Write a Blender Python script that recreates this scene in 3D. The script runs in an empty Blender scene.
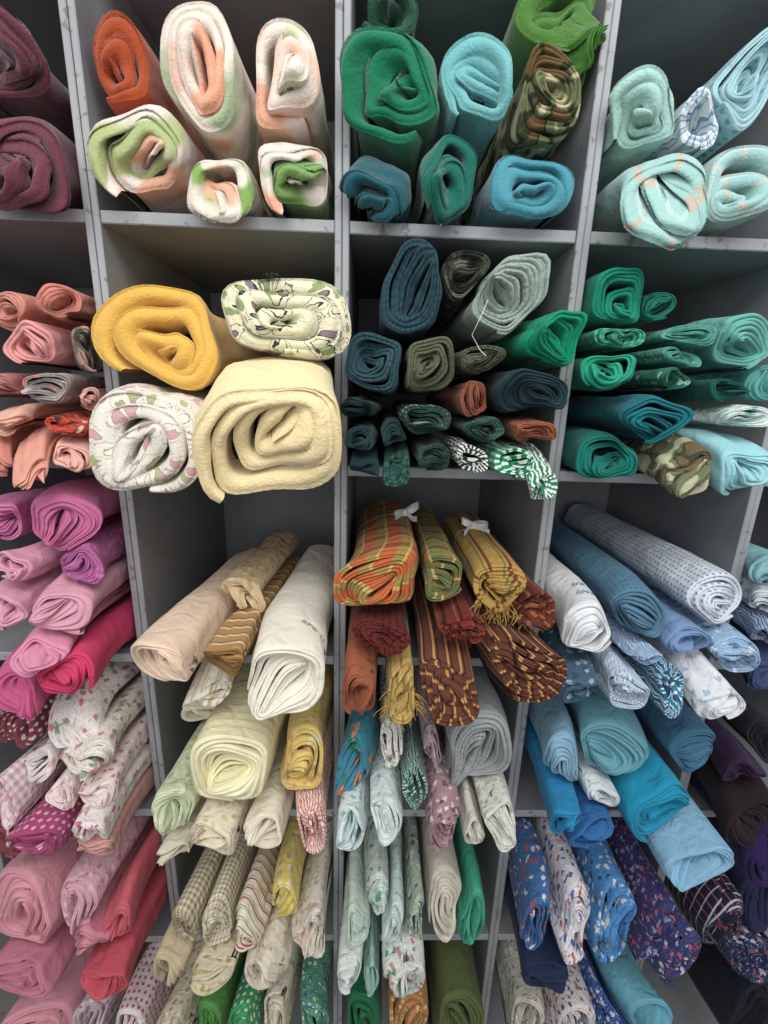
import bpy, math, random, colorsys
import numpy as np
from mathutils import Vector, Matrix
from mathutils.bvhtree import BVHTree
PI=math.pi
sc=bpy.context.scene
col=sc.collection
# ---------------------------------------------------------------- camera
FPX=440.0
D=0.72; CZ=1.62
psi=math.radians(1.8); pit=math.radians(14.6); gam=math.radians(1.8)
Fv=Vector((math.sin(psi)*math.cos(pit), math.cos(psi)*math.cos(pit), -math.sin(pit)))
R0=Vector((math.cos(psi),-math.sin(psi),0)); U0=R0.cross(Fv)
Rv=R0*math.cos(gam)+U0*math.sin(gam); Uv=U0*math.cos(gam)-R0*math.sin(gam)
cam_loc=Vector((0,-D,CZ))
cd=bpy.data.cameras.new('camera'); cam=bpy.data.objects.new('camera',cd); col.objects.link(cam)
m=Matrix((Rv,Uv,-Fv)).transposed().to_4x4(); m.translation=cam_loc; cam.matrix_world=m
cd.sensor_fit='HORIZONTAL'; cd.sensor_width=36; cd.lens=36*FPX/768; cd.clip_start=0.01
sc.camera=cam
def at(px,py,Y=0.0):
    d=Fv*FPX+Rv*(px-384)-Uv*(py-512)
    return cam_loc+d*((Y-cam_loc.y)/d.y)
X0=at(341,400).x
W=((X0-at(128,470).x)+(X0-at(103,225).x)+(at(574,400).x-X0)+(at(766,492).x-X0)/2)/4
Z1=at(341,226).z; H=((Z1-at(341,471).z)+(Z1-at(341,940).z)/4)/2
DEP=0.44; TD=0.021; TS=0.017
# ---------------------------------------------------------------- materials
def lin(h,sat=.93):
    r=[int(h[i:i+2],16)/255 for i in (0,2,4)]
    hh,ss,vv=colorsys.rgb_to_hsv(*r); r=colorsys.hsv_to_rgb(hh,ss*sat,vv)
    return tuple([(c/12.92 if c<=.04045 else ((c+.055)/1.055)**2.4) for c in r]+[1])
MC={}
class NB:
    def __init__(s,name):
        s.m=bpy.data.materials.new(name); s.m.use_nodes=True; s.t=s.m.node_tree; s.n=s.t.nodes; s.l=s.t.links
        s.b=s.n['Principled BSDF']
    def new(s,t,**k):
        n=s.n.new(t)
        for a,b in k.items(): setattr(n,a,b)
        return n
    def math(s,op,a,b=None):
        n=s.new('ShaderNodeMath',operation=op)
        for i,v in enumerate((a,b)):
            if v is None: continue
            if isinstance(v,(int,float)): n.inputs[i].default_value=v
            else: s.l.new(v,n.inputs[i])
        return n.outputs[0]
    def mix(s,f,a,b,mode='MIX'):
        n=s.new('ShaderNodeMix',data_type='RGBA',blend_type=mode)
        for i,v in ((0,f),(6,a),(7,b)):
            if isinstance(v,(int,float,tuple)): n.inputs[i].default_value=v
            else: s.l.new(v,n.inputs[i])
        return n.outputs[2]
    def ramp(s,f,stops,interp='CONSTANT'):
        n=s.new('ShaderNodeValToRGB'); r=n.color_ramp; r.interpolation=interp
        while len(r.elements)<len(stops): r.elements.new(.5)
        for e,(p,c) in zip(r.elements,stops): e.position=p; e.color=c
        s.l.new(f,n.inputs[0]); return n.outputs[0]
def fabric(spec,kind):
    key=spec+kind
    if key in MC: return MC[key]
    p=spec.split(); st=p[0]
    cs=[lin(x) for x in p[1:] if len(x)==6]
    nums=[float(x) for x in p[1:] if len(x)!=6]
    c1=cs[0]; c2=cs[1] if len(cs)>1 else c1; c3=cs[2] if len(cs)>2 else c2
    b=NB('fabric_'+st+'_'+p[1])
    uv=b.new('ShaderNodeUVMap').outputs[0]
    def noise(scale,det=3,dis=0,vec=None):
        n=b.new('ShaderNodeTexNoise'); n.inputs['Scale'].default_value=scale; n.inputs['Detail'].default_value=det
        n.inputs['Distortion'].default_value=dis; b.l.new(vec or uv,n.inputs['Vector']); return n
    sep=b.new('ShaderNodeSeparateXYZ'); b.l.new(uv,sep.inputs[0]); u,v=sep.outputs[0],sep.outputs[1]
    def fr(x,s): return b.math('FRACT',b.math('MULTIPLY',x,s))
    if st=='P': colr=b.mix(0.0,c1,c1)
    elif st=='B':
        s=nums[0] if nums else 14
        n=noise(s,1.5,.6).outputs[0]
        if kind=='F': st_=[(0,c2),(.42,c2),(.47,c1),(.54,c1),(.59,c3)]
        else: st_=[(0,c2),(.43,c2),(.445,c1),(.53,c1),(.545,c3)]
        if len(cs)>3: st_+=[(.60,c3),(.61,cs[3])]
        colr=b.ramp(n,st_,'LINEAR')
    elif st=='D':
        s=nums[0] if nums else 60
        vo=b.new('ShaderNodeTexVoronoi'); vo.voronoi_dimensions='2D'; vo.inputs['Scale'].default_value=s; vo.inputs['Randomness'].default_value=.15
        b.l.new(uv,vo.inputs['Vector']); colr=b.ramp(vo.outputs['Distance'],[(0,c2),(.25,c1)])
    elif st in 'LV':
        s=(nums[0] if nums else 32)*1.15
        n=noise(s*1.5,2); ad=b.mix(.014,uv,n.outputs[1],'ADD')
        vo=b.new('ShaderNodeTexVoronoi'); vo.voronoi_dimensions='2D'; vo.inputs['Scale'].default_value=s
        b.l.new(ad,vo.inputs['Vector'])
        sp=b.new('ShaderNodeSeparateColor'); b.l.new(vo.outputs['Color'],sp.inputs[0])
        cc=b.ramp(sp.outputs[0],[(0,c2),(.4,c3),(.7,c1)])
        mk=b.ramp(vo.outputs['Distance'],[(0,(1,1,1,1)),(.26,(1,1,1,1)),(.31,(0,0,0,1))],'LINEAR')
        colr=b.mix(mk,c1,cc)
        if st=='V':
            colr=b.mix(b.math('MULTIPLY',mk,.85),c1,cc)
            ring=b.ramp(vo.outputs['Distance'],[(0,(0,0,0,1)),(.25,(1,1,1,1)),(.32,(0,0,0,1)),(.50,(.8,.8,.8,1)),(.54,(0,0,0,1))])
            ky=b.ramp(sp.outputs[1],[(0,(0,0,0,1)),(.2,(1,1,1,1))])
            colr=b.mix(b.math('MULTIPLY',ring,ky),colr,cs[3] if len(cs)>3 else lin('4a4a50'))
        else:
            v2=b.new('ShaderNodeTexVoronoi'); v2.voronoi_dimensions='2D'; v2.inputs['Scale'].default_value=s*2.9
            b.l.new(ad,v2.inputs['Vector'])
            colr=b.mix(b.ramp(v2.outputs['Distance'],[(0,(.6,.6,.6,1)),(.18,(0,0,0,1))]),colr,c3)
    elif st in 'ST':
        s=nums[0] if nums else 40
        x=fr(u if st=='S' else v,s)
        colr=b.ramp(x,[(0,c1),(.45,c2),(.62,c1),(.75,c3),(.85,c1)])
    elif st=='G':
        s=nums[0] if nums else 90
        a=b.math('GREATER_THAN',fr(u,s),.5); d=b.math('GREATER_THAN',fr(v,s),.5)
        colr=b.mix(b.math('MULTIPLY',b.math('ADD',a,d),.5),c1,c2)
    elif st=='K':   # fine crossing lines on a plain ground
        s=nums[0] if nums else 30
        a=b.math('MULTIPLY',b.math('GREATER_THAN',fr(u,s),.86),.8); d=b.math('MULTIPLY',b.math('GREATER_THAN',fr(v,s),.86),.8)
        colr=b.mix(d,b.mix(a,c1,c2),c3)
    elif st=='Q':
        s=nums[0] if nums else 22
        a=b.math('MULTIPLY',b.math('GREATER_THAN',fr(u,s),.55),.75); d=b.math('MULTIPLY',b.math('GREATER_THAN',fr(v,s*.8),.6),.65)
        colr=b.mix(d,b.mix(a,c1,c2),c3)
        e=b.math('GREATER_THAN',fr(v,s*1.6),.88); colr=b.mix(b.math('MULTIPLY',e,.7),colr,lin('cfa450'))
        e=b.math('GREATER_THAN',fr(u,s),.90); colr=b.mix(b.math('MULTIPLY',e,.65),colr,lin('d0b468'))
    elif st=='Z':
        s=nums[0] if nums else 30
        w=b.new('ShaderNodeTexWave'); w.inputs['Scale'].default_value=s; w.inputs['Distortion'].default_value=7; w.inputs['Detail'].default_value=1.5
        w.inputs['Detail Scale'].default_value=1.2
        b.l.new(uv,w.inputs['Vector']); colr=b.ramp(w.outputs['Fac'],[(0,c1),(.5,c2),(.85,c3)])
    big=noise(18,4); vr=b.ramp(big.outputs[0],[(.3,(.88,.88,.88,1)),(.7,(1.0,1.0,1.0,1))],'LINEAR')
    colr=b.mix(1.0,colr,vr,'MULTIPLY')
    if kind=='F':
        fz=noise(700,2,vec=b.new('ShaderNodeTexCoord').outputs['Object'])
        colr=b.mix(1.0,colr,b.ramp(fz.outputs[0],[(.3,(.86,.86,.86,1)),(.65,(1,1,1,1))],'LINEAR'),'MULTIPLY')
    b.l.new(colr,b.b.inputs['Base Color'])
    b.b.inputs['Roughness'].default_value=.95 if kind!='C' else .8
    b.b.inputs['Specular IOR Level'].default_value=.08 if kind!='C' else .25
    b.b.inputs['Sheen Weight'].default_value=.3 if kind=='F' else .06
    b.b.inputs['Sheen Roughness'].default_value=.5
    tc=b.new('ShaderNodeTexCoord')
    n1=noise({'F':330,'M':600,'C':900}[kind],3,vec=tc.outputs['Object']).outputs[0]
    n2=noise({'F':24,'M':26,'C':34}[kind],2,.8,vec=tc.outputs['Object']).outputs[0]
    h=b.math('ADD',b.math('MULTIPLY',n1,{'F':.55,'M':.22,'C':.08}[kind]),b.math('MULTIPLY',n2,{'F':1.7,'M':2.2,'C':2.4}[kind]))
    bp=b.new('ShaderNodeBump'); bp.inputs['Strength'].default_value=.7; bp.inputs['Distance'].default_value=.004
    b.l.new(h,bp.inputs['Height']); b.l.new(bp.outputs[0],b.b.inputs['Normal'])
    MC[key]=b.m; return b.m
def paint(name,h,th):
    b=NB(name); tc=b.new('ShaderNodeTexCoord').outputs['Object']
    n=b.new('ShaderNodeTexNoise'); n.inputs['Scale'].default_value=9; n.inputs['Detail'].default_value=5; b.l.new(tc,n.inputs['Vector'])
    c=lin(h); d=tuple([x*.82 for x in c[:3]]+[1])
    cc=b.ramp(n.outputs[0],[(.35,d),(.65,c)],'LINEAR')
    n2=b.new('ShaderNodeTexNoise'); n2.inputs['Scale'].default_value=60; n2.inputs['Detail'].default_value=7; b.l.new(tc,n2.inputs['Vector'])
    k=b.ramp(n2.outputs[0],[(0,(0,0,0,1)),(th,(0,0,0,1)),(th+.03,(.6,.6,.6,1))],'LINEAR')
    cc=b.mix(k,cc,lin('5a5653'))
    b.l.new(cc,b.b.inputs['Base Color']); b.b.inputs['Roughness'].default_value=.6
    bp=b.new('ShaderNodeBump'); bp.inputs['Strength'].default_value=.25; bp.inputs['Distance'].default_value=.002
    b.l.new(n2.outputs[0],bp.inputs['Height']); b.l.new(bp.outputs[0],b.b.inputs['Normal'])
    return b.m
M_front=paint('grey_painted_edge','a2a5a9',.61)
M_side=paint('grey_painted_board','8d9094',.70)
M_back=paint('grey_back_panel','888b8e',.70)
M_floor=paint('concrete_floor','77736d',.66)
def simple(name,h,r=.6):
    b=NB(name); n=b.new('ShaderNodeTexNoise'); n.inputs['Scale'].default_value=60
    tc=b.new('ShaderNodeTexCoord'); b.l.new(tc.outputs['Object'],n.inputs['Vector'])
    c=lin(h); b.l.new(b.ramp(n.outputs[0],[(.3,tuple([x*.85 for x in c[:3]]+[1])),(.7,c)],'LINEAR'),b.b.inputs['Base Color'])
    b.b.inputs['Roughness'].default_value=r; return b.m
M_raffia=simple('raffia','c4a24e'); M_ribbon=simple('white_ribbon','eae8e6',.4); M_elastic=simple('elastic','d9d2c4'); M_thread=simple('thread','e6e8e6')
M_red=simple('red_thread','6a1f18'); M_ink=simple('grey_ink','9c9fa6'); M_blue=simple('blue_ink','4f84bc'); M_dark=simple('dark_ink','3a3c44')
# ---------------------------------------------------------------- shelving
def mesh_obj(name,vs,fs,mats,parent=None,smooth=False,fm=None):
    me=bpy.data.meshes.new(name); me.from_pydata(vs,[],fs)
    for mm in mats: me.materials.append(mm)
    if fm: me.polygons.foreach_set('material_index',fm)
    if smooth: me.polygons.foreach_set('use_smooth',[True]*len(fs))
    me.update(); o=bpy.data.objects.new(name,me); col.objects.link(o)
    if parent: o.parent=parent
    return o
def board(name,x0,x1,y0,y1,z0,z1,parent):
    e=.0015; vs=[]
    for (y,i) in ((y0,e),(y0+e,0),(y1,0)):
        vs+=[(x0+i,y,z0+i),(x1-i,y,z0+i),(x1-i,y,z1-i),(x0+i,y,z1-i)]
    fs=[(0,1,2,3)]
    for r in (0,4):
        for k in range(4): a=r+k; b_=r+(k+1)%4; fs.append((a,a+4,b_+4,b_))
    fs.append((11,10,9,8))
    return mesh_obj(name,vs,fs,[M_front,M_side],parent,fm=[0]*5+[1]*5)
shelf_root=bpy.data.objects.new('cubby_shelving',None); col.objects.link(shelf_root)
shelf_root['label']='large grey painted wooden cubby shelving unit holding all the rolled fabrics'
shelf_root['category']='shelving'
ZTOP=Z1+H+.008; ZB=Z1-5*H-.06
for k in range(-2,4):
    x=X0+k*W
    board('divider',x-TD/2,x-.0004,0,DEP,ZB,ZTOP,shelf_root)
    board('divider',x+.0004,x+TD/2,.001,DEP,ZB,ZTOP,shelf_root)
for c in range(1,6):
    xa=X0+(c-3)*W+TD/2+.0004; xb=X0+(c-2)*W-TD/2-.0004
    for r in range(-1,6):
        z=Z1-r*H
        board('shelf',xa,xb,.003,DEP,z-TS/2,z+TS/2,shelf_root)
    board('toe_board',xa,xb,.03,.045,ZB,Z1-5*H-TS/2-.001,shelf_root)
xl,xr=X0-2*W-.01,X0+3*W+.01
mesh_obj('back_panel',[(xl,DEP+.001,ZB),(xr,DEP+.001,ZB),(xr,DEP+.001,ZTOP),(xl,DEP+.001,ZTOP),(xl,DEP+.012,ZB),(xr,DEP+.012,ZB),(xr,DEP+.012,ZTOP),(xl,DEP+.012,ZTOP)],
  [(0,1,2,3),(5,4,7,6),(0,4,5,1),(3,2,6,7),(0,3,7,4),(1,5,6,2)],[M_back],shelf_root)
fl=mesh_obj('floor',[(-3,-3,ZB),(3,-3,ZB),(3,1,ZB),(-3,1,ZB)],[(0,1,2,3)],[M_floor]); fl['kind']='structure'
wb=mesh_obj('wall_back',[(-3,DEP+.03,ZB),(3,DEP+.03,ZB),(3,DEP+.03,2.9),(-3,DEP+.03,2.9)],[(0,1,2,3)],[M_back]); wb['kind']='structure'
# ---------------------------------------------------------------- rolls
PH={'A1':'in the top left maroon cubby','A2':'in the top peach fleece cubby','A3':'in the top green and turquoise cubby','A4':'in the top right aqua cubby',
'B1':'in the coral pink cubby','B2':'in the yellow fleece cubby','B3':'in the dark green cubby','B4':'in the teal cubby',
'C1':'in the bright pink cubby','C2':'in the cream and tan cubby','C3':'in the brown plaid cubby','C4':'in the denim blue cubby','C5':'in the far right blue cubby',
'D1':'in the pink floral print cubby','D2':'in the pale yellow cubby','D3':'in the grey and teal print cubby','D4':'in the bright turquoise cubby','D5':'in the far right purple cubby',
'E1':'in the rose pink cubby','E2':'in the beige gingham cubby','E3':'in the white and green cubby','E4':'in the navy novelty print cubby','E5':'in the far right navy cubby',
'F1':'in the bottom pink cubby','F2':'in the bottom beige cubby','F3':'in the bottom olive green cubby','F4':'in the bottom patriotic print cubby','F5':'in the bottom far right cubby'}
TILT={'C1':(.05,0),'D1':(.1,0),'E1':(.12,0),'E2':(.13,0),'F2':(.1,0),'F1':(.1,0),'D2':(.08,0),'C2':(.09,0)}
BACK={'C2':.29,'C3':.27}
POINT={('B3',2):(48,.42),('B3',3):(40,.30),('B4',0):(65,.22),('A3',1):(120,.12),('A2',1):(75,.12)}
# (px,py,rx,ry,rot,protrusion,spec,kind,desc)
T={}
T['A1']=[(5,58,92,58,-32,.02,'P 5e2c3a','F','upper dark maroon fleece roll'),
(20,163,74,58,-20,.03,'P 6c3444','F','lower plum maroon fleece roll resting on the shelf')]
T['A2']=[(117,62,33,60,0,.0,'P a84422','F','rust orange fleece roll at the top left'),
(205,70,49,86,18,.02,'B f0e0d2 e9a584 a8b894 9','F','tall leaning peach, white and sage fleece roll'),
(283,80,45,64,0,.02,'B efe1d6 edb294 d2d6ac 9','F','white and peach fleece roll at the top right'),
(143,158,57,62,0,.03,'B efe1d7 eeb294 b0be80 9','F','white, peach and olive fleece roll on the left'),
(214,189,50,34,0,.03,'B ece0d2 86ac5a e8ac8c 12','F','flattened roll with bright green and white patches'),
(293,176,46,50,0,.02,'B efe1d7 eaaa8a 7ea65c 11','F','white fleece roll with green leaves at lower right')]
T['A3']=[(378,5,38,30,0,-.03,'P 2a5a46','F','deep green roll at the very top left'),
(382,95,62,74,-12,.03,'P 107650','F','large emerald green fleece roll'),
(478,88,50,64,-15,.02,'P 70b8bc','F','pale turquoise fleece roll'),
(548,96,36,70,22,.03,'B 747a54 c8c1a0 343c28 6e5638 24','M','leaning camouflage roll'),
(574,16,44,50,-10,.0,'P 477a2f','F','leaf green roll above the camouflage roll'),
(608,46,21,58,-5,.0,'P 3e702a','M','narrow darker leaf green roll against the divider'),
(378,194,40,40,0,.02,'P 175763','F','dark teal roll at lower left'),
(450,172,44,64,-8,.03,'P 0e6858','F','deep blue green fleece roll at lower centre'),
(529,184,52,45,0,.02,'P 4796a8','F','sky teal fleece roll at lower right')]
T['A4']=[(643,118,42,48,10,.02,'L a6d2c8 c4ded4 96c2b6 26','F','mint roll with faint pattern'),
(702,118,26,46,-8,.0,'Z d9e3e4 7f8fb5 b7cfd8 26','M','white roll with blue violet lines'),
(747,80,30,76,-28,.0,'D a2cad1 6fa5b8 70','M','leaning light blue roll with tiny print'),
(662,199,64,54,0,.05,'K a1cfc9 d2b4a0 bcded8 22','F','large aqua fleece roll with fine peach lines'),
(748,182,45,48,0,.03,'K 9fcbc9 d0c6b2 bcdad6 24','F','aqua fleece roll with fine cream lines at the right')]
T['B1']=[(8,312,32,24,0,.0,'P d28c7c','M','peach roll at upper left'),
(62,302,28,24,0,.03,'P cc8274','M','small salmon roll on top'),
(34,344,40,29,0,.04,'P de9896','M','soft pink roll'),
(92,347,18,28,0,.03,'B 6d6a58 b08a80 3d4238 40','C','small dark camouflage floral roll'),
(50,387,44,22,8,.05,'L 9c9491 d98d82 c9beb8 40','C','grey roll with coral flowers'),
(4,388,18,18,0,.04,'P b87472','C','small dusty rose roll'),
(94,398,16,16,0,.04,'P dba69c','C','tiny pale pink roll'),
(12,424,32,22,0,.06,'P e4ae9a','M','light peach roll at mid left'),
(60,428,30,15,0,.06,'L c8442c e0c0b4 3b2c2a 50','C','flat red orange print roll'),
(76,455,36,20,0,.07,'P e6aea0','M','pale peach roll at right'),
(6,462,26,22,0,.06,'P ca8276','M','dusky coral roll at left'),
(44,488,44,24,0,.08,'P da9884','M','salmon roll at the bottom')]
T['B2']=[(170,346,64,62,0,.06,'P eab650','F','golden yellow fleece roll'),
(276,320,74,47,4,.08,'V ece7c4 7a9656 745478 3c3e46 52','F','cream fleece roll with fine dark flowers and script'),
(144,438,64,54,8,.10,'V ece6d9 d693a2 aab070 b0a490 52','F','white fleece roll with small pink flowers'),
(266,442,82,79,0,.17,'P f6e0aa','F','large butter yellow fleece roll')]
T['B3']=[(412,288,36,60,-12,.03,'D 2f4c57 263f48 120','M','tall narrow dark slate roll at the top'),
(466,275,26,32,0,.0,'B 3d4338 6b6a58 20241f 40','C','small dark camouflage roll'),
(507,296,44,48,-40,.04,'D 9aaaa2 86978e 130','M','leaning pale grey green roll with pointed corner'),
(552,338,35,34,-20,.05,'P 109068','M','bright emerald roll'),
(376,362,35,40,0,.05,'D 314e58 263f48 120','M','dark blue slate roll at mid left'),
(430,366,34,38,0,.05,'D 59604a 4b513e 130','M','olive textured roll in the middle'),
(482,360,28,19,0,.04,'D 5c624e 4a5040 130','C','flat olive roll'),
(532,391,44,30,0,.06,'P 243b41','M','black green roll folded flat'),
(475,398,19,23,0,.05,'D 8a4a36 5a3424 130','C','rust brown printed roll'),
(357,408,19,15,0,.05,'P 1b3034','C','small black green roll at far left'),
(427,419,32,21,0,.07,'D 20403b 9fb5a8 150','C','dark green roll with pale pin dots'),
(360,440,20,19,0,.06,'P 1e3e41','C','dark teal roll beside the divider'),
(393,436,18,19,0,.06,'P 153335','C','small very dark green roll'),
(486,430,30,18,0,.07,'Z 2a5044 18282a 3f6a5a 50','C','dark green marbled roll'),
(535,433,23,20,0,.07,'D 925038 6a3626 120','C','rust printed roll at right'),
(364,468,18,15,0,.07,'P 18363a','C','lowest dark teal roll at far left'),
(397,468,19,19,0,.08,'D 173f39 2f5c52 120','C','dark jade dotted roll at the bottom'),
(432,458,23,20,0,.08,'D 1f3e37 2b4a42 130','C','dark forest textured roll at the bottom'),
(474,457,20,18,0,.10,'Z 24322e d6dad3 d6dad3 60','C','black and white zebra roll'),
(515,462,27,18,0,.10,'D 148258 d0e4d6 110','C','green roll with white polka dots'),
(541,486,24,23,-20,.12,'Z dfe7df 237a58 237a58 55','C','white roll with green zebra lines')]
T['B4']=[(622,300,36,37,-20,.02,'P 18866c','M','jade green roll at the top'),
(658,306,20,18,0,.0,'P 167763','C','small jade roll tucked behind'),
(618,337,34,19,0,.03,'D 2a8e74 55aa94 90','C','flat sea green dotted roll'),
(612,369,38,25,0,.05,'P 229879','M','bright jade roll at left'),
(688,335,36,15,0,.03,'P 509a8b','C','thin seafoam roll'),
(684,357,38,14,0,.04,'D 449183 7cb5a8 90','C','thin dotted seafoam roll below it'),
(742,342,36,35,0,.04,'P 67aca2','M','pale teal roll at right'),
(674,378,28,13,0,.05,'L 2a735e 98c5b3 1d5a48 60','C','flat green floral roll'),
(728,390,26,16,0,.06,'P 0c5249','C','deep emerald roll'),
(765,383,16,20,0,.04,'P 55a098','C','small seafoam roll by the right divider'),
(646,421,76,35,0,.09,'P 176f7a','M','large petrol teal roll'),
(742,418,24,17,0,.08,'L d4e2de 7fb9b0 b8d8d0 50','C','white roll with teal marks'),
(612,457,46,28,0,.08,'P 137065','M','deep teal green roll at the bottom left'),
(688,471,40,28,8,.10,'B 6e7552 bcba9a 3a422e 6a5a3e 36','C','olive camouflage roll'),
(742,468,40,36,0,.10,'P 94cad2','M','pale sky blue roll at the bottom')]
T['C1']=[(62,530,62,36,15,.05,'P c66a96','M','large magenta pink roll'),
(5,520,30,24,0,.04,'P c973a2','M','magenta roll at the upper left edge'),
(88,566,36,25,10,.07,'L ae5a92 c078a6 985084 60','C','violet pink textured roll'),
(12,566,36,26,0,.09,'P da9ab2','M','pink roll at mid left'),
(90,612,46,34,10,.11,'P d498ac','M','mauve pink roll at right'),
(18,610,34,28,0,.11,'P da9cb2','M','light pink roll left of the mauve one'),
(50,656,50,33,10,.13,'P d88aa6','M','rose pink roll at lower centre'),
(102,676,42,30,8,.13,'P d03a66','M','hot crimson pink roll at the bottom'),
(18,694,36,24,0,.12,'P c25682','M','deep magenta roll at bottom left')]
T['C2']=[(168,662,42,31,0,.13,'P ecd0b6','M','peach beige roll at left'),
(222,656,38,32,0,.14,'T bc9056 e8d8bc 906e3e 38','M','mustard roll with cream stripes'),
(287,682,56,40,0,.15,'P ece6d6','M','large off white roll with grey script'),
(246,600,22,18,0,.0,'L d2b88e b8966a e0d0b0 60','C','light tan patterned roll lying behind the striped one'),
(207,694,26,15,0,.10,'S e4dfd0 c5b48a 60','C','thin cream striped roll at the bottom')]
T['C3']=[(383,584,52,38,0,.08,'Q bc5c2e 8e8e48 823420 24','C','orange, green and red plaid roll'),
(443,580,28,29,8,.06,'Q 7a824c ac7c40 4c5836 26','C','green and ochre plaid roll'),
(497,592,34,32,0,.09,'S ae8c44 743828 786c3c 34','C','gold and brown striped roll with raffia'),
(528,610,28,28,0,.08,'S 662a20 9a5a36 3a1e16 50','C','dark red striped roll by the divider'),
(384,640,40,27,0,.11,'D 602624 36160f 110','M','maroon mesh textured roll'),
(463,628,44,25,0,.11,'S 722c24 42180f 8e4c38 46','M','dark red fringed roll in the middle'),
(361,688,24,30,0,.12,'P 925034','C','rust brown roll at lower left'),
(402,688,20,32,0,.13,'S b49452 8a7038 c4ac6a 50','C','gold roll with long fringe'),
(452,688,43,37,0,.13,'S 643a2e b8864e 34221e 54','M','brown striped roll at lower centre'),
(528,664,46,40,0,.13,'S 60372c c08c50 261914 60','M','copper and black striped roll')]
T['C4']=[(718,598,35,28,0,.08,'D ced6e0 8496b0 110','M','white roll with blue pin dots'),
(634,612,33,34,0,.09,'D 527a94 446880 120','M','denim blue roll'),
(588,632,38,38,0,.11,'P e2e5e8','M','white roll with blue script'),
(686,642,27,23,0,.10,'P 7290bc','C','periwinkle roll'),
(732,655,30,24,0,.10,'L 94b4d2 dbe3ea 4f7aa2 60','C','light blue floral roll at right'),
(641,657,26,14,0,.12,'Z 8fb2d6 3f6ea8 d4dce6 50','C','flat blue and white marbled roll'),
(627,688,28,25,0,.14,'Z bcccda 6590bc dce2e8 40','C','pale blue tie dye roll'),
(580,688,28,25,0,.13,'L 405c72 90aabe 2c4862 60','C','slate blue printed roll'),
(673,688,24,25,0,.14,'Z 1f5c84 dce4e8 2e84a0 40','C','teal and white geometric roll'),
(723,702,34,26,0,.14,'L e0e3e6 a4b9ce cfd8e2 60','C','white roll with pale print at lower right')]
T['C5']=[(762,570,22,16,0,.03,'P 80b2ba','C','light teal roll'),(756,600,22,18,0,.04,'L cfd6da 3f6a90 8faec6 60','C','white and navy print roll'),
(760,635,24,20,0,.06,'Z 3a5f88 d2d8de 6f98bf 60','C','blue and white wavy roll'),(766,672,22,20,0,.07,'P 36456e','C','indigo roll')]
T['D1']=[(22,728,32,22,0,.06,'D 7a3844 d8c9c6 80','C','wine coloured dotted roll at upper left'),
(76,732,30,25,0,.07,'L eae1de d0798e 8aa078 60','C','white floral roll at the top'),
(113,758,38,29,10,.10,'L e8dfd6 d08c86 94a484 54','C','cream roll with coral flowers'),
(40,768,28,21,0,.09,'L e0d6d2 333033 d0a8ae 54','C','white roll with black flowers'),
(8,798,26,24,0,.11,'G e8dfdc c89aa8 90','C','white and pink checked roll'),
(62,796,28,21,0,.12,'L e6d5d1 d08292 c4a8a8 60','C','pale pink floral roll in the middle'),
(128,796,27,23,0,.12,'L e2cfca bf6f84 e6e0dc 70','C','small pink floral roll at right'),
(38,838,36,24,0,.13,'D a84470 dca6c0 90','C','magenta polka dot roll'),
(90,828,27,28,0,.14,'L ebe4e0 cf5a84 dcb0bc 50','C','white roll with magenta flowers'),
(133,832,26,21,0,.13,'P d29c92','C','dusty peach roll at the bottom right'),
(5,842,16,20,0,.12,'L 8e4850 dcbec2 623040 60','C','wine floral roll at the bottom left')]
T['D2']=[(230,772,58,43,-10,.13,'T ede7c0 d4ce98 e3d798 60','M','large flat pale yellow roll with thin stripes'),
(302,768,30,40,-10,.11,'L debd64 c89a66 d2d2b2 60','M','mustard yellow printed roll'),
(177,808,23,33,0,.12,'L c9d3ae a0b686 dcdcc8 60','C','pale green printed roll at left'),
(312,824,21,27,0,.14,'Z e8dcd6 bd4444 da957a 60','C','white roll with red leaves'),
(212,838,33,22,0,.15,'L e2d8c0 beae88 d2c29a 60','C','beige printed roll at the bottom'),
(262,830,28,20,0,.14,'P e5ddc7','C','plain ivory roll at the bottom'),
(174,850,16,14,0,.13,'P dad1b9','C','tiny beige roll in the corner'),
(208,712,28,16,0,-.02,'P e6ddc6','C','cream roll at the top back')]
T['D3']=[(357,766,26,40,-10,.09,'L 3a85a2 d8763f 247a5e 50','C','teal roll with orange and green print'),
(390,750,16,27,0,.08,'L dadcd4 589058 844a4a 60','C','white roll with small green print'),
(475,752,42,51,0,.10,'G a8acae 8c9092 190','M','large grey gauze roll'),
(415,786,16,42,0,.12,'Z 1a6256 dee5de 1a6256 55','C','narrow teal and white geometric roll'),
(352,822,20,27,0,.15,'L d5dfde 86bfb7 b0d0d0 60','C','white and aqua roll at lower left'),
(384,818,21,27,0,.15,'L d5dedc 98bec1 c0d4d2 60','C','pale grey blue printed roll'),
(434,748,13,31,0,.07,'L b39ca4 7a5a6a d2c6ca 60','C','narrow mauve printed roll'),
(447,822,21,31,0,.15,'L ac8690 ded4d2 785864 60','C','dusty rose floral roll'),
(499,826,21,24,0,.15,'L d5d5ca acb9a9 bebaae 60','C','pale sage printed roll at right'),
(474,830,15,20,0,.14,'P d3cfc3','C','small ivory roll')]
T['D4']=[(553,762,30,33,0,.10,'P 82acc4','M','pale blue roll at left'),
(608,752,48,37,0,.10,'P 629ba9','M','dull teal blue roll'),
(690,752,32,30,0,.07,'P 447290','M','steel blue roll at right'),
(668,806,50,42,0,.13,'P 1d8bb0','M','large bright turquoise roll'),
(600,797,22,19,0,.12,'P d3dade','C','small white roll'),
(550,820,28,30,0,.15,'P 2681b6','M','bright azure roll at lower left'),
(592,828,28,22,0,.14,'P 2866a4','C','royal blue roll at the bottom'),
(700,862,36,24,0,.16,'P 80b0ce','C','pale sky blue roll at the bottom right')]
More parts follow.
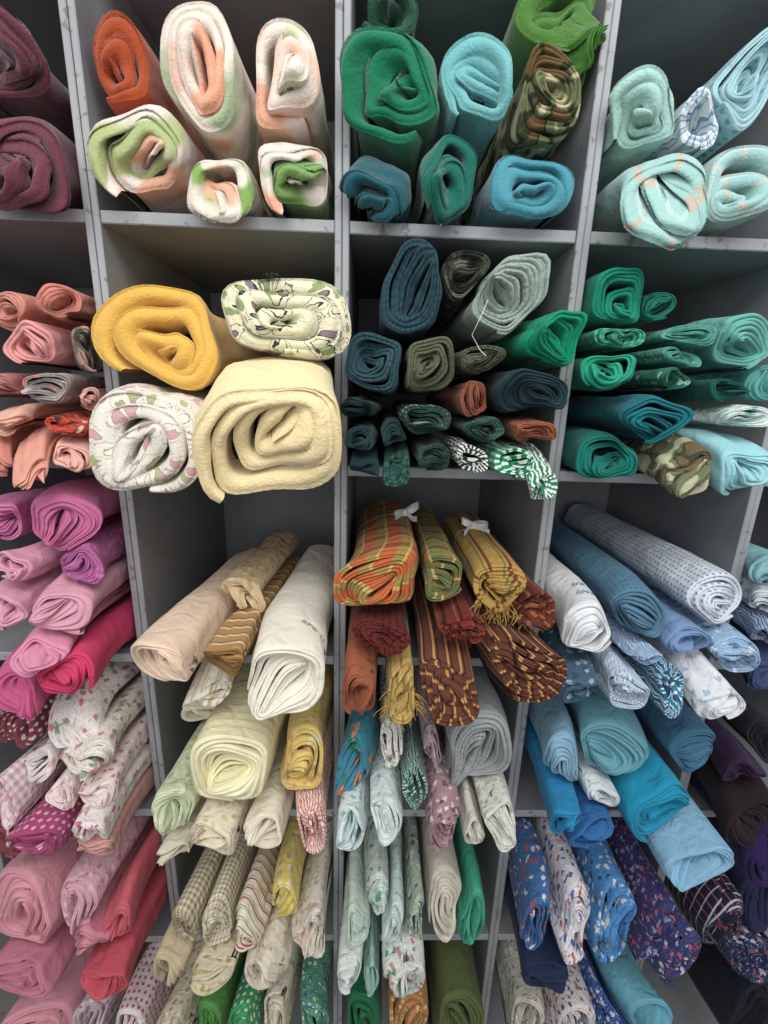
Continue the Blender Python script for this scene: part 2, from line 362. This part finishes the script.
T['D5']=[(742,772,26,22,0,.08,'P 382444','M','plum purple roll'),(735,818,30,28,0,.10,'P 2a2025','M','black brown roll'),
(764,745,18,20,0,.05,'P 24212c','C','dark charcoal violet roll'),(764,858,24,24,0,.11,'P 2e2150','M','deep purple roll')]
T['E1']=[(28,902,52,47,10,.12,'P d693a1','M','large rose pink roll at left'),
(80,908,26,26,10,.12,'L cf9cab b4788c dab8bc 60','C','pink floral roll'),
(119,918,33,43,-20,.12,'P cf8696','M','dusty rose roll in the middle'),
(154,925,20,42,-10,.12,'P cb5e69','M','narrow coral red roll'),
(20,962,42,22,0,.15,'P bc7486','M','deep rose roll at the bottom'),
(130,974,30,22,0,.15,'P c5525f','M','coral roll at the bottom')]
T['E2']=[(188,930,19,31,0,.12,'G dcd3bb 948564 120','C','brown gingham roll at left'),
(217,926,18,31,0,.11,'G e1d9c2 a09270 120','C','lighter beige gingham roll'),
(247,930,19,31,0,.12,'T e3d9c5 a8525a 8c9d71 60','C','cream roll with red stripes'),
(285,905,16,28,0,.09,'L ddca66 c09a9a e4dcb8 60','C','yellow printed roll'),
(310,932,23,40,0,.12,'L e1d8ca b0b8a0 d0b2a2 60','C','cream roll with faint flowers'),
(170,966,18,18,0,.14,'P c1b191','C','khaki roll at the bottom left'),
(212,970,22,17,0,.14,'L d3c7ab a29266 bab082 60','C','beige leaf print roll at the bottom'),
(266,966,26,22,0,.14,'L dfd6c3 c2b28e d0c6aa 60','C','ivory printed roll at the bottom')]
T['E3']=[(358,925,15,28,0,.11,'P c0d0c3','C','pale mint roll'),
(378,898,14,26,0,.08,'L d5ded6 62a988 a2c2b2 60','C','white roll with green flowers'),
(392,926,15,22,0,.12,'L cedcda 86c0b8 aed6d2 60','C','aqua printed roll'),
(415,918,13,34,0,.10,'L a2b2a2 72586a d8dcd4 60','C','narrow grey green floral roll'),
(444,907,21,36,0,.08,'P d5cebe','M','plain cream roll'),
(471,914,15,38,0,.08,'P 3fa68a','C','slim mint teal roll by the divider'),
(350,974,16,28,0,.14,'P d5dfda','C','white green roll at the bottom left'),
(400,974,28,28,0,.14,'L d8ded6 569a70 ba8a92 60','C','white roll with green and pink flowers'),
(372,968,10,26,0,.12,'P a2c9be','C','narrow pale seafoam roll')]
T['E4']=[(532,925,21,43,0,.12,'L 2e6cac d8dee2 b0504a 66','C','royal blue roll with white and red print'),
(573,925,22,43,0,.12,'L dddde1 3565a8 bc6262 68','C','white roll with blue and red print'),
(613,925,24,43,0,.11,'L 4a8cc8 dcdcd4 234684 64','C','bright blue cartoon patterned roll'),
(655,935,23,44,0,.12,'L 26356a 8a94b4 b4546a 90','C','navy roll with rows of small motifs'),
(694,958,22,34,0,.13,'L 2a3c70 c4c8d4 b4546a 80','C','navy roll with white and red print'),
(545,972,26,16,0,.13,'P 1e2a4a','C','plain navy roll at the bottom')]
T['E5']=[(726,925,26,32,0,.08,'K 1d243a a8545c c0c4cc 60','C','navy roll with red and white plaid lines'),(756,905,24,30,0,.05,'P 222648','C','midnight blue roll'),
(756,955,22,28,0,.09,'L 222c52 8e4a60 b8b8c4 70','C','navy and burgundy floral roll'),(768,880,16,20,0,.0,'P 281f3e','C','dark violet roll')]
T['F1']=[(36,1002,52,34,0,.11,'P d693a1','M','large rose pink roll'),(122,1000,27,30,0,.11,'D e9d9da be5a74 80','C','white roll with red dots'),
(90,1014,18,22,0,.10,'L ceb8be 926e86 e2d6d6 60','C','mauve printed roll')]
T['F2']=[(172,1000,21,27,0,.11,'L d3cbb3 a29672 c2b694 70','C','beige crackle roll'),(208,1007,19,25,0,.10,'P 559446','C','fresh green roll'),
(240,1002,19,27,0,.11,'D 3a9e64 dfe7cf 70','C','bright green roll with pale dots'),(275,1010,20,23,0,.10,'L dfd6c3 c29a58 d0c4a8 70','C','cream and gold roll'),
(312,1010,21,23,0,.10,'L 489478 34608c d8d8c8 70','C','teal and blue print roll')]
T['F3']=[(362,1010,23,29,0,.10,'P 1c7346','C','kelly green roll'),(410,1010,25,25,0,.10,'L c08050 dfc884 788442 70','C','orange and gold print roll'),
(457,1005,33,33,0,.09,'P 5a663d','M','olive green roll')]
T['F4']=[(528,1002,23,28,0,.10,'V cbc7bd 928f88 b0aca2 6c6a66 60','C','beige grey paisley roll'),(580,1004,27,33,0,.11,'L d5d3d5 4f608a b0705f 66','C','white roll with small animals print'),
(627,998,22,36,0,.11,'L 2a50a0 d8dce4 c8ccd8 70','C','blue roll with white stars'),(664,1004,21,34,0,.11,'S 2c54a8 7ea0d8 1c3878 90','C','royal blue roll with thin stripes'),
(706,1012,25,28,0,.10,'P 68acc0','C','light aqua roll')]
T['F5']=[(752,1006,26,32,0,.08,'P 1b1e2b','C','near black navy roll')]
PITCH={'F':.0205,'M':.0118,'C':.0078}
def ell(a,b,rot,phi):
    c=np.cos(phi-rot)/a; s=np.sin(phi-rot)/b
    return 1/np.sqrt(c*c+s*s)
NP=96
PHI=np.linspace(0,2*PI,NP,endpoint=False)
def make_roll(cx,cz,R,bx,bz,p,L,tilt,kind,rng,mat,flare,major):
    Rm=float(np.mean(R)); sin_=.08
    n=min(max(Rm*(1-sin_)/PITCH[kind],2.1),4.6)+rng.uniform(-.15,.4)
    K=46 if kind!='C' else 36
    N=int(n*K)
    t=np.linspace(0,n,N+1)
    g=rng.uniform(.84,1.18)
    lev=lambda tt: 1-(1-sin_)*np.power(np.clip(tt/n,0,1.4),g)
    s0=lev(t); s1=np.where(t+1<=n,lev(t+1),sin_*.6); dsl=s0-s1
    sgn=rng.choice((-1,1)); ph0=-PI/2+rng.uniform(-1.2,1.2)
    phi=ph0+sgn*2*PI*t
    Rx=np.interp(np.mod(phi,2*PI),np.append(PHI,2*PI),np.append(R,R[0]))
    a=[rng.uniform(0,2*PI) for _ in range(20)]
    nz=.55*np.sin(phi*.71+a[0])+.4*np.sin(phi*1.63+a[1])+.25*np.sin(phi*2.9+a[2])
    fade=np.clip(t/1.2,0,1)
    s=s0-dsl*.5+dsl*.36*nz*fade*np.clip((1-t/n)*3,0.3,1)
    fill={'F':1.06,'M':1.0,'C':.94}[kind]
    h=np.minimum(Rx*dsl*.5*fill*(1+.2*np.sin(phi*1.1+a[3])),{'F':.019,'M':.011,'C':.007}[kind])
    h=h*np.clip(.35+t*5,0,1)*np.clip((n-t)*5+.3,0,1)
    ex=rng.uniform(-.28,.28)*Rm; ez=rng.uniform(-.30,.16)*Rm
    q=fade*(1-s)**1.2
    cu=major+rng.uniform(-.7,.7); cf={'F':(.05,.40),'M':(.15,.50),'C':(.25,.60)}[kind]
    cc=rng.uniform(*cf)*float(np.interp(cu%(2*PI),PHI,R))
    q2=fade*(1-s)
    fl={'F':.009,'M':.009,'C':.009}[kind]
    cone=rng.uniform(-.14,.38)*Rm
    yo=fl*(np.sin(phi*.83+a[4])+.5*np.sin(phi*1.9+a[5]))-cone*(1-s)*np.clip(t,0,1)+.012*np.sin(phi-ph0+a[11])*(1-s*.5)
    Lt=np.where(t<1.25,L,np.maximum(.07,L*(1-(t-1.25)*6)))
    F_=[1,.85,.7,.55,.42,.31,.22,.15,.10,.062,.036,.018,.008]
    cols=[]
    for k,fv in enumerate(F_):
        y=fv*Lt if k<8 else np.minimum(fv*L,Lt*.9**(k))
        cols.append((y,1.0))
    if kind=='F': lob=[(math.sin(math.radians(g_)),1-math.cos(math.radians(g_))) for g_ in (60,35,10,-15,-45,-75)]
    else: lob=[(.95,.35),(.75,.05),(.45,0),(.15,.12),(0,.45),(-.15,.12),(-.45,0),(-.75,.05),(-.95,.35)]
    for (sd,yy) in lob: cols.append((yy*h*1.25,sd))
    for yy in (.012,.03,.06): cols.append((np.full_like(t,yy),-1.0))
    wr={'F':.0026,'M':.0030,'C':.0026}[kind]; rnd={'F':.10,'M':.07,'C':.055}[kind]; pin={'F':.05,'M':.11,'C':.14}[kind]
    V=[];UVv=[]
    arc=np.concatenate([[0],np.cumsum(np.abs(np.diff(phi))*Rx[:-1]*s[:-1])])
    kx=rng.uniform(1.6,2.8); kz=rng.uniform(1.6,2.8); cm,sm=math.cos(major),math.sin(major)
    nf_=len(F_)+len(lob)
    for k,(y,side) in enumerate(cols):
        rr=Rx*s+h*side
        wgt=(1-np.exp(-y/.03))
        w=np.sin(phi*2+y*14+a[6])*np.sin(y*19+a[7])+.8*np.sin(phi*4+y*24+a[8])*np.sin(y*14+phi+a[9])+.45*np.sin(phi*7-y*36+a[10])
        rr=rr+wr*(w-1.2)*wgt
        rr=rr*(1-rnd*np.exp(-np.abs(y)/.016)*s)
        rr=rr*(1-.05*np.sin(np.clip(y/L,0,1)*PI))
        x=rr*np.cos(phi); z=rr*np.sin(phi)
        x=x+ex*q+cc*q2*np.cos(phi-cu)*math.cos(cu)
        z=z+ez*q+cc*q2*np.cos(phi-cu)*math.sin(cu)
        # the loose end is pinched flat a little
        per=(-sm*x+cm*z)*pin*np.exp(-y/.05); x=x+sm*per; z=z-cm*per
        A=Rm*(.010+.125*(1-s)*fade)
        xn,zn=x/Rm,z/Rm
        x=x+A*(np.sin(kz*zn+a[12])+.5*np.sin(2.1*kz*zn+a[13])); z=z+A*(np.sin(kx*xn+a[14])+.5*np.sin(2.2*kx*xn+a[15]))
        Y=-p+y+yo*np.exp(-y/.06)
        wb=np.where(Y<0,(np.clip(-Y/max(p,.005),0,1.2))**2,0)
        fw=1+(flare-1)*np.clip(-Y/.05,0,1)
        X=cx+x*fw+tilt[0]*Y+bx*wb; Z=cz+z*fw+tilt[1]*Y+bz*wb
        V.append(np.stack([X,Y,Z],1)); UVv.append(np.stack([arc,(y if k<nf_-3 else -y)],1))
    V=np.stack(V,1); UVv=np.stack(UVv,1)
    n0,m0=V.shape[0],V.shape[1]
    verts=V.reshape(-1,3); uvs=UVv.reshape(-1,2)+rng.uniform(0,3)
    i=np.arange(n0-1)[:,None]*m0; j=np.arange(m0-1)[None,:]
    A_=(i+j).ravel()
    quads=np.stack([A_,A_+1,A_+m0+1,A_+m0],1)
    if sgn>0: quads=quads[:,::-1]
    me=bpy.data.meshes.new('fabric_roll')
    base=Vector((cx,-p,cz))
    verts=verts-np.array(base)
    me.vertices.add(len(verts)); me.vertices.foreach_set('co',verts.ravel())
    nf=len(quads); me.loops.add(nf*4); me.loops.foreach_set('vertex_index',quads.ravel().astype(np.int32))
    me.polygons.add(nf); me.polygons.foreach_set('loop_start',np.arange(0,nf*4,4,dtype=np.int32))
    me.polygons.foreach_set('loop_total',np.full(nf,4,dtype=np.int32))
    me.polygons.foreach_set('use_smooth',np.ones(nf,dtype=bool))
    me.update(calc_edges=True)
    ul=me.uv_layers.new(name='UVMap'); ul.data.foreach_set('uv',uvs[quads.ravel()].ravel())
    me.materials.append(mat); me.validate()
    o=bpy.data.objects.new('fabric_roll',me); o.location=base; col.objects.link(o)
    return o
ROLLS={}
rows='ABCDEF'
def er(e,th): return float(ell(e['a'],e['b'],e['rt'],np.array([th]))[0])
for cub,lst in T.items():
    r=rows.index(cub[0]); c=int(cub[1])
    xa=X0+(c-3)*W+TD/2+.0015; xb=X0+(c-2)*W-TD/2-.0015
    za=Z1-r*H+TS/2+.001; zb=Z1-(r-1)*H-TS/2-.001
    tilt=TILT.get(cub,(0,0))
    E=[]
    for (px,py,rx,ry,rot,p,spec,kind,desc) in lst:
        Y=-p
        P=at(px,py,Y); a=abs(at(px+rx,py,Y).x-at(px-rx,py,Y).x)/2
        zt=at(px,py-ry,Y).z; zl=at(px,py+ry,Y).z
        b=abs(zt-zl)/2; zc=(zt+zl)/2
        rt=math.radians(rot)
        hx=math.sqrt((a*math.cos(rt))**2+(b*math.sin(rt))**2); hz=math.sqrt((a*math.sin(rt))**2+(b*math.cos(rt))**2)
        E.append(dict(cx=P.x-tilt[0]*Y,cz=zc,a=a,b=b,rt=rt,tx=P.x-tilt[0]*Y,tz=zc,p=p,spec=spec,kind=kind,desc=desc,hx=hx,hz=hz))
    def clampw():
        for e in E:
            e['cx']=min(max(e['cx'],xa+e['hx']*.93),xb-e['hx']*.93) if 2*e['hx']*.93<xb-xa else (xa+xb)/2
            e['cz']=min(max(e['cz'],za+e['hz']*.93),zb-e['hz']*.93) if 2*e['hz']*.93<zb-za else (za+zb)/2
    clampw()
    for it in range(12):      # only nearly coincident rolls are pushed apart
        for i,e in enumerate(E):
            for g in E[i+1:]:
                dx,dz=g['cx']-e['cx'],g['cz']-e['cz']; d=math.hypot(dx,dz) or 1e-4
                th=math.atan2(dz,dx); need=.60*(er(e,th)+er(g,th+PI))
                if d<need:
                    s_=.3*(need-d)/d
                    e['cx']-=dx*s_*.5; e['cz']-=dz*s_*.5; g['cx']+=dx*s_*.5; g['cz']+=dz*s_*.5
        clampw()
    for i,e in enumerate(E):
        rng=random.Random(i*131+ord(cub[0])*17+c*7+11)
        R=ell(e['a'],e['b'],e['rt'],PHI)*(1.10 if cub[0] in 'AB' else 1.08)
        q0=rng.uniform(0,6); R=R*(1+.03*np.sin(2*PHI+q0*3)+.035*np.sin(3*PHI+q0)+.02*np.sin(5*PHI+q0*2))
        want=float(np.mean(R))
        for j,g in enumerate(E):
            if i==j: continue
            dx,dz=g['cx']-e['cx'],g['cz']-e['cz']; d=math.hypot(dx,dz)
            if d<1e-4: continue
            th=math.atan2(dz,dx)
            ri=er(e,th); rj=er(g,th+PI)
            if d>1.35*(ri+rj): continue
            lim=d*ri/(ri+rj)-.0012
            cth=np.cos(PHI-th)
            R=np.where(cth>.05,np.minimum(R,lim/np.maximum(cth,.05)),R)
        for th,lim in ((0,xb-e['cx']),(PI,e['cx']-xa),(PI/2,zb-e['cz']),(-PI/2,e['cz']-za)):
            cth=np.cos(PHI-th); R=np.where(cth>.05,np.minimum(R,lim/np.maximum(cth,.05)),R)
        k=np.array([1,2,3,2,1.]);k/=k.sum()
        for _ in range(5 if e['kind']=='F' else 4):
            R=sum(w*np.roll(R,s_) for w,s_ in zip(k,(-2,-1,0,1,2)))
        if (cub,i) in POINT:
            an,am=POINT[(cub,i)]; dd=np.angle(np.exp(1j*(PHI-math.radians(an)))); R=R*(1+am*np.exp(-(dd/.30)**2))
        R=np.maximum(R,.006)
        flare=min(max(want/float(np.mean(R)),1.0),1.20) if cub=='B2' else 1.0
        bx=max(-.02,min(.02,e['tx']-e['cx'])); bz=max(-.07 if cub=='B2' else -.045,min(.012,e['tz']-e['cz']))
        e['bx'],e['bz']=bx,bz
        L=BACK.get(cub,DEP-.03)+e['p']-rng.uniform(0,.05)
        major=e['rt']+(PI/2 if e['b']>e['a']*1.15 else 0)
        o=make_roll(e['cx'],e['cz'],R,bx,bz,e['p'],L,tilt,e['kind'],rng,fabric(e['spec'],e['kind']),flare,major)
        o['label']=e['desc']+' '+PH[cub]; o['category']='fabric roll'; o['group']='fabric rolls '+PH[cub]
        ROLLS[(cub,i)]=(o,e,R)
# ---------------------------------------------------------------- small parts on rolls
def tube(pts,r,segs=6):
    vs=[];fs=[]
    for i,p in enumerate(pts):
        a=pts[max(i-1,0)]; b=pts[min(i+1,len(pts)-1)]; d=(Vector(b)-Vector(a)).normalized()
        u=d.cross(Vector((.3,.2,1))).normalized(); w=d.cross(u)
        for k in range(segs):
            an=2*PI*k/segs; vs.append(tuple(Vector(p)+(u*math.cos(an)+w*math.sin(an))*r))
    for i in range(len(pts)-1):
        for k in range(segs): fs.append((i*segs+k,i*segs+(k+1)%segs,(i+1)*segs+(k+1)%segs,(i+1)*segs+k))
    return vs,fs
def multi(name,tubes,mat,parent):
    V=[];F=[]
    for vs,fs in tubes:
        o=len(V); V+=vs; F+=[tuple(i+o for i in f) for f in fs]
    loc=parent.location
    V=[tuple(Vector(v)-loc) for v in V]
    return mesh_obj(name,V,F,[mat],parent,smooth=True)
BV={}
def bvh(key):
    if key not in BV:
        o=ROLLS[key][0]; me=o.data; BV[key]=BVHTree.FromPolygons([v.co+o.location for v in me.vertices],[p.vertices[:] for p in me.polygons])
    return BV[key]
def centre(key,Y):
    o,e,R=ROLLS[key]; til=TILT.get(key[0],(0,0))
    wb=max(0,-Y/max(e['p'],.005))**2 if Y<0 else 0
    return e['cx']+til[0]*Y+wb*e['bx'], e['cz']+wb*e['bz']
def surf(key,ang,Y):
    cx,cz=centre(key,Y)
    d=Vector((math.cos(ang),0,math.sin(ang))); org=Vector((cx,Y,cz))+d*.2
    h=bvh(key).ray_cast(org,-d)
    if h[0] is None: return Vector((cx,Y,cz))+d*float(np.interp(ang%(2*PI),PHI,ROLLS[key][2])),d
    return h[0],d
def band(key,Y,width,mat,name,label):
    vs=[];fs=[];o=ROLLS[key][0]; n=48
    for k in range(n+1):
        for yy in (-width/2,width/2):
            pt,d=surf(key,2*PI*k/n,Y+yy); vs.append(tuple(pt+d*.0012-o.location))
    for k in range(n): fs.append((2*k,2*k+1,2*k+3,2*k+2))
    b=mesh_obj(name,vs,fs,[mat],o,smooth=True); b['label']=label
band(('C2',2),.10,.004,M_elastic,'elastic_band','thin pale elastic band')
band(('C2',1),.12,.003,M_dark,'elastic_band','thin dark elastic band')
def ribbon(pts,w):
    vs=[];fs=[]
    for (x,y,z) in pts: vs+=[(x,y,z-w/2),(x,y+w*.3,z+w/2)]
    for k in range(len(pts)-1): fs.append((2*k,2*k+1,2*k+3,2*k+2))
    return vs,fs
def bow(key,Y,ang,s,tw):
    band(key,Y,.006,M_ribbon,'ribbon','white ribbon tied round the roll')
    p,d=surf(key,ang,Y); p=p+d*.006; rib=[]
    for sd in (-1,1):
        pts=[]; sz=s*(1 if sd>0 else .75)
        for k in range(15):
            u=k/14*2*PI; ox=sd*sz*.5*(1-math.cos(u)); pts.append((p.x+ox*math.cos(tw),p.y-.35*sz*math.sin(u)+.3*ox,p.z+ox*math.sin(tw)+.10*sz*(1-math.cos(u))))
        rib.append(ribbon(pts,.012))
        rib.append(ribbon([(p.x+sd*s*t_*.7,p.y-.035*t_,p.z-.004*t_+.003*math.sin(t_*6+sd)) for t_ in (0,.25,.5,.75,1)],.010))
    rib.append(ribbon([(p.x+.004*math.cos(k),p.y+.004*math.sin(k),p.z+.001) for k in range(8)],.011))
    b=multi('bow',rib,M_ribbon,ROLLS[key][0]); b['label']='white ribbon bow'
bow(('C3',0),.12,PI*.36,.030,.3); bow(('C3',2),.10,PI*.5,.034,-.25)
def fringe(key,n,ln,mat,label):
    o,e,R=ROLLS[key]; rg=random.Random(n); ts=[]
    bx,bz=centre(key,-e['p'])
    for k in range(n):
        ph=rg.uniform(-PI*.95,-PI*.05); rr=np.interp(ph%(2*PI),PHI,R)*rg.uniform(.3,.9)
        p0=Vector((bx+rr*math.cos(ph),-e['p']+.004,bz+rr*math.sin(ph)))
        d=Vector((rg.uniform(-.8,.8),-.7,rg.uniform(-.3,.3))); pts=[p0+Vector((0,.008,0)),p0]
        l_=ln*rg.uniform(.4,1.1)
        for s_ in range(1,6):
            d=Vector((d.x*.9+rg.uniform(-.5,.5),d.y*.6,d.z-.3+rg.uniform(-.15,.15))); p0=p0+d.normalized()*l_/5; pts.append(p0)
        ts.append(tube(pts,.0005,4))
    f=multi('fringe',ts,mat,o); f['label']=label
fringe(('C3',7),95,.038,M_raffia,'loose golden raffia fringe'); fringe(('C3',2),70,.034,M_raffia,'short golden raffia fringe')
fringe(('C3',5),60,.014,M_red,'dark red thread fringe'); fringe(('C3',8),40,.012,M_dark,'dark thread fringe'); fringe(('C3',3),40,.02,M_raffia,'thin golden thread fringe')
o=ROLLS[('B3',2)][0]
tp=[at(488,300,-.062),at(480,318,-.066),at(472,335,-.07),at(480,350,-.072),at(486,356,-.071)]
t_=multi('loose_thread',[tube([tuple(p) for p in tp],.0006,5)],M_thread,o); t_['label']='loose white hanging thread'
def script(key,word,Y,ang,size,mat,label,slant=0,front=None):
    cu=bpy.data.curves.new('lettering','FONT'); cu.body=word; cu.size=size; cu.shear=.4; cu.align_x='CENTER'; cu.resolution_u=3
    to=bpy.data.objects.new('lettering',cu); col.objects.link(to)
    dg=bpy.context.evaluated_depsgraph_get(); me=bpy.data.meshes.new_from_object(to.evaluated_get(dg)); bpy.data.objects.remove(to)
    e=ROLLS[key][1]; R=ROLLS[key][2]; rm=float(np.interp(ang%(2*PI),PHI,R))
    o=ROLLS[key][0]
    for v in me.vertices:
        if front:
            bx,bz=centre(key,-e['p']); r_=rm*front+v.co.y; an=ang-v.co.x/(rm*front)
            P=Vector((bx+r_*math.cos(an),-e['p']-.1,bz+r_*math.sin(an)))
            h=bvh(key).ray_cast(P,Vector((0,1,0))); q=h[0] if h[0] is not None else Vector((P.x,-e['p'],P.z))
            v.co=q+Vector((0,-.0015,0))-o.location
        else:
            pt,d=surf(key,ang-v.co.x/rm,Y+v.co.y+slant*v.co.x); v.co=pt+d*.0016-o.location
    me.materials.clear(); me.materials.append(mat)
    lo=bpy.data.objects.new('lettering',me); col.objects.link(lo); lo.parent=o; lo['label']=label
script(('C2',2),'are u',-.10,PI*.25,.022,M_ink,'grey script lettering',slant=-.5)
script(('C4',2),'are',-.045,PI*.60,.022,M_blue,'blue script lettering')
script(('C4',2),'love',-.082,PI*.58,.024,M_blue,'blue script lettering')
script(('B2',1),'anana',0,PI*.56,.013,M_dark,'dark script lettering',front=.84)
# ---------------------------------------------------------------- light
def area(name,loc,target,sx,sy,power,colr=(1,1,1)):
    l=bpy.data.lights.new(name,'AREA'); l.shape='RECTANGLE'; l.size=sx; l.size_y=sy; l.energy=power; l.color=colr
    o=bpy.data.objects.new(name,l); col.objects.link(o); o.location=loc
    o.rotation_euler=(Vector(target)-Vector(loc)).to_track_quat('-Z','Y').to_euler(); return o
area('ceiling_light',(0.1,-1.2,2.9),(0,-.2,1.0),2.8,.9,43,(1,.985,.96))
area('aisle_light',(-.3,-2.4,1.9),(0,0,1.0),2.2,1.4,15,(.99,.99,1))
w=bpy.data.worlds.new('world'); sc.world=w; w.use_nodes=True
w.node_tree.nodes['Background'].inputs[0].default_value=(.97,.98,1,1); w.node_tree.nodes['Background'].inputs[1].default_value=.43
sc.view_settings.view_transform='Standard'; sc.view_settings.look='None'
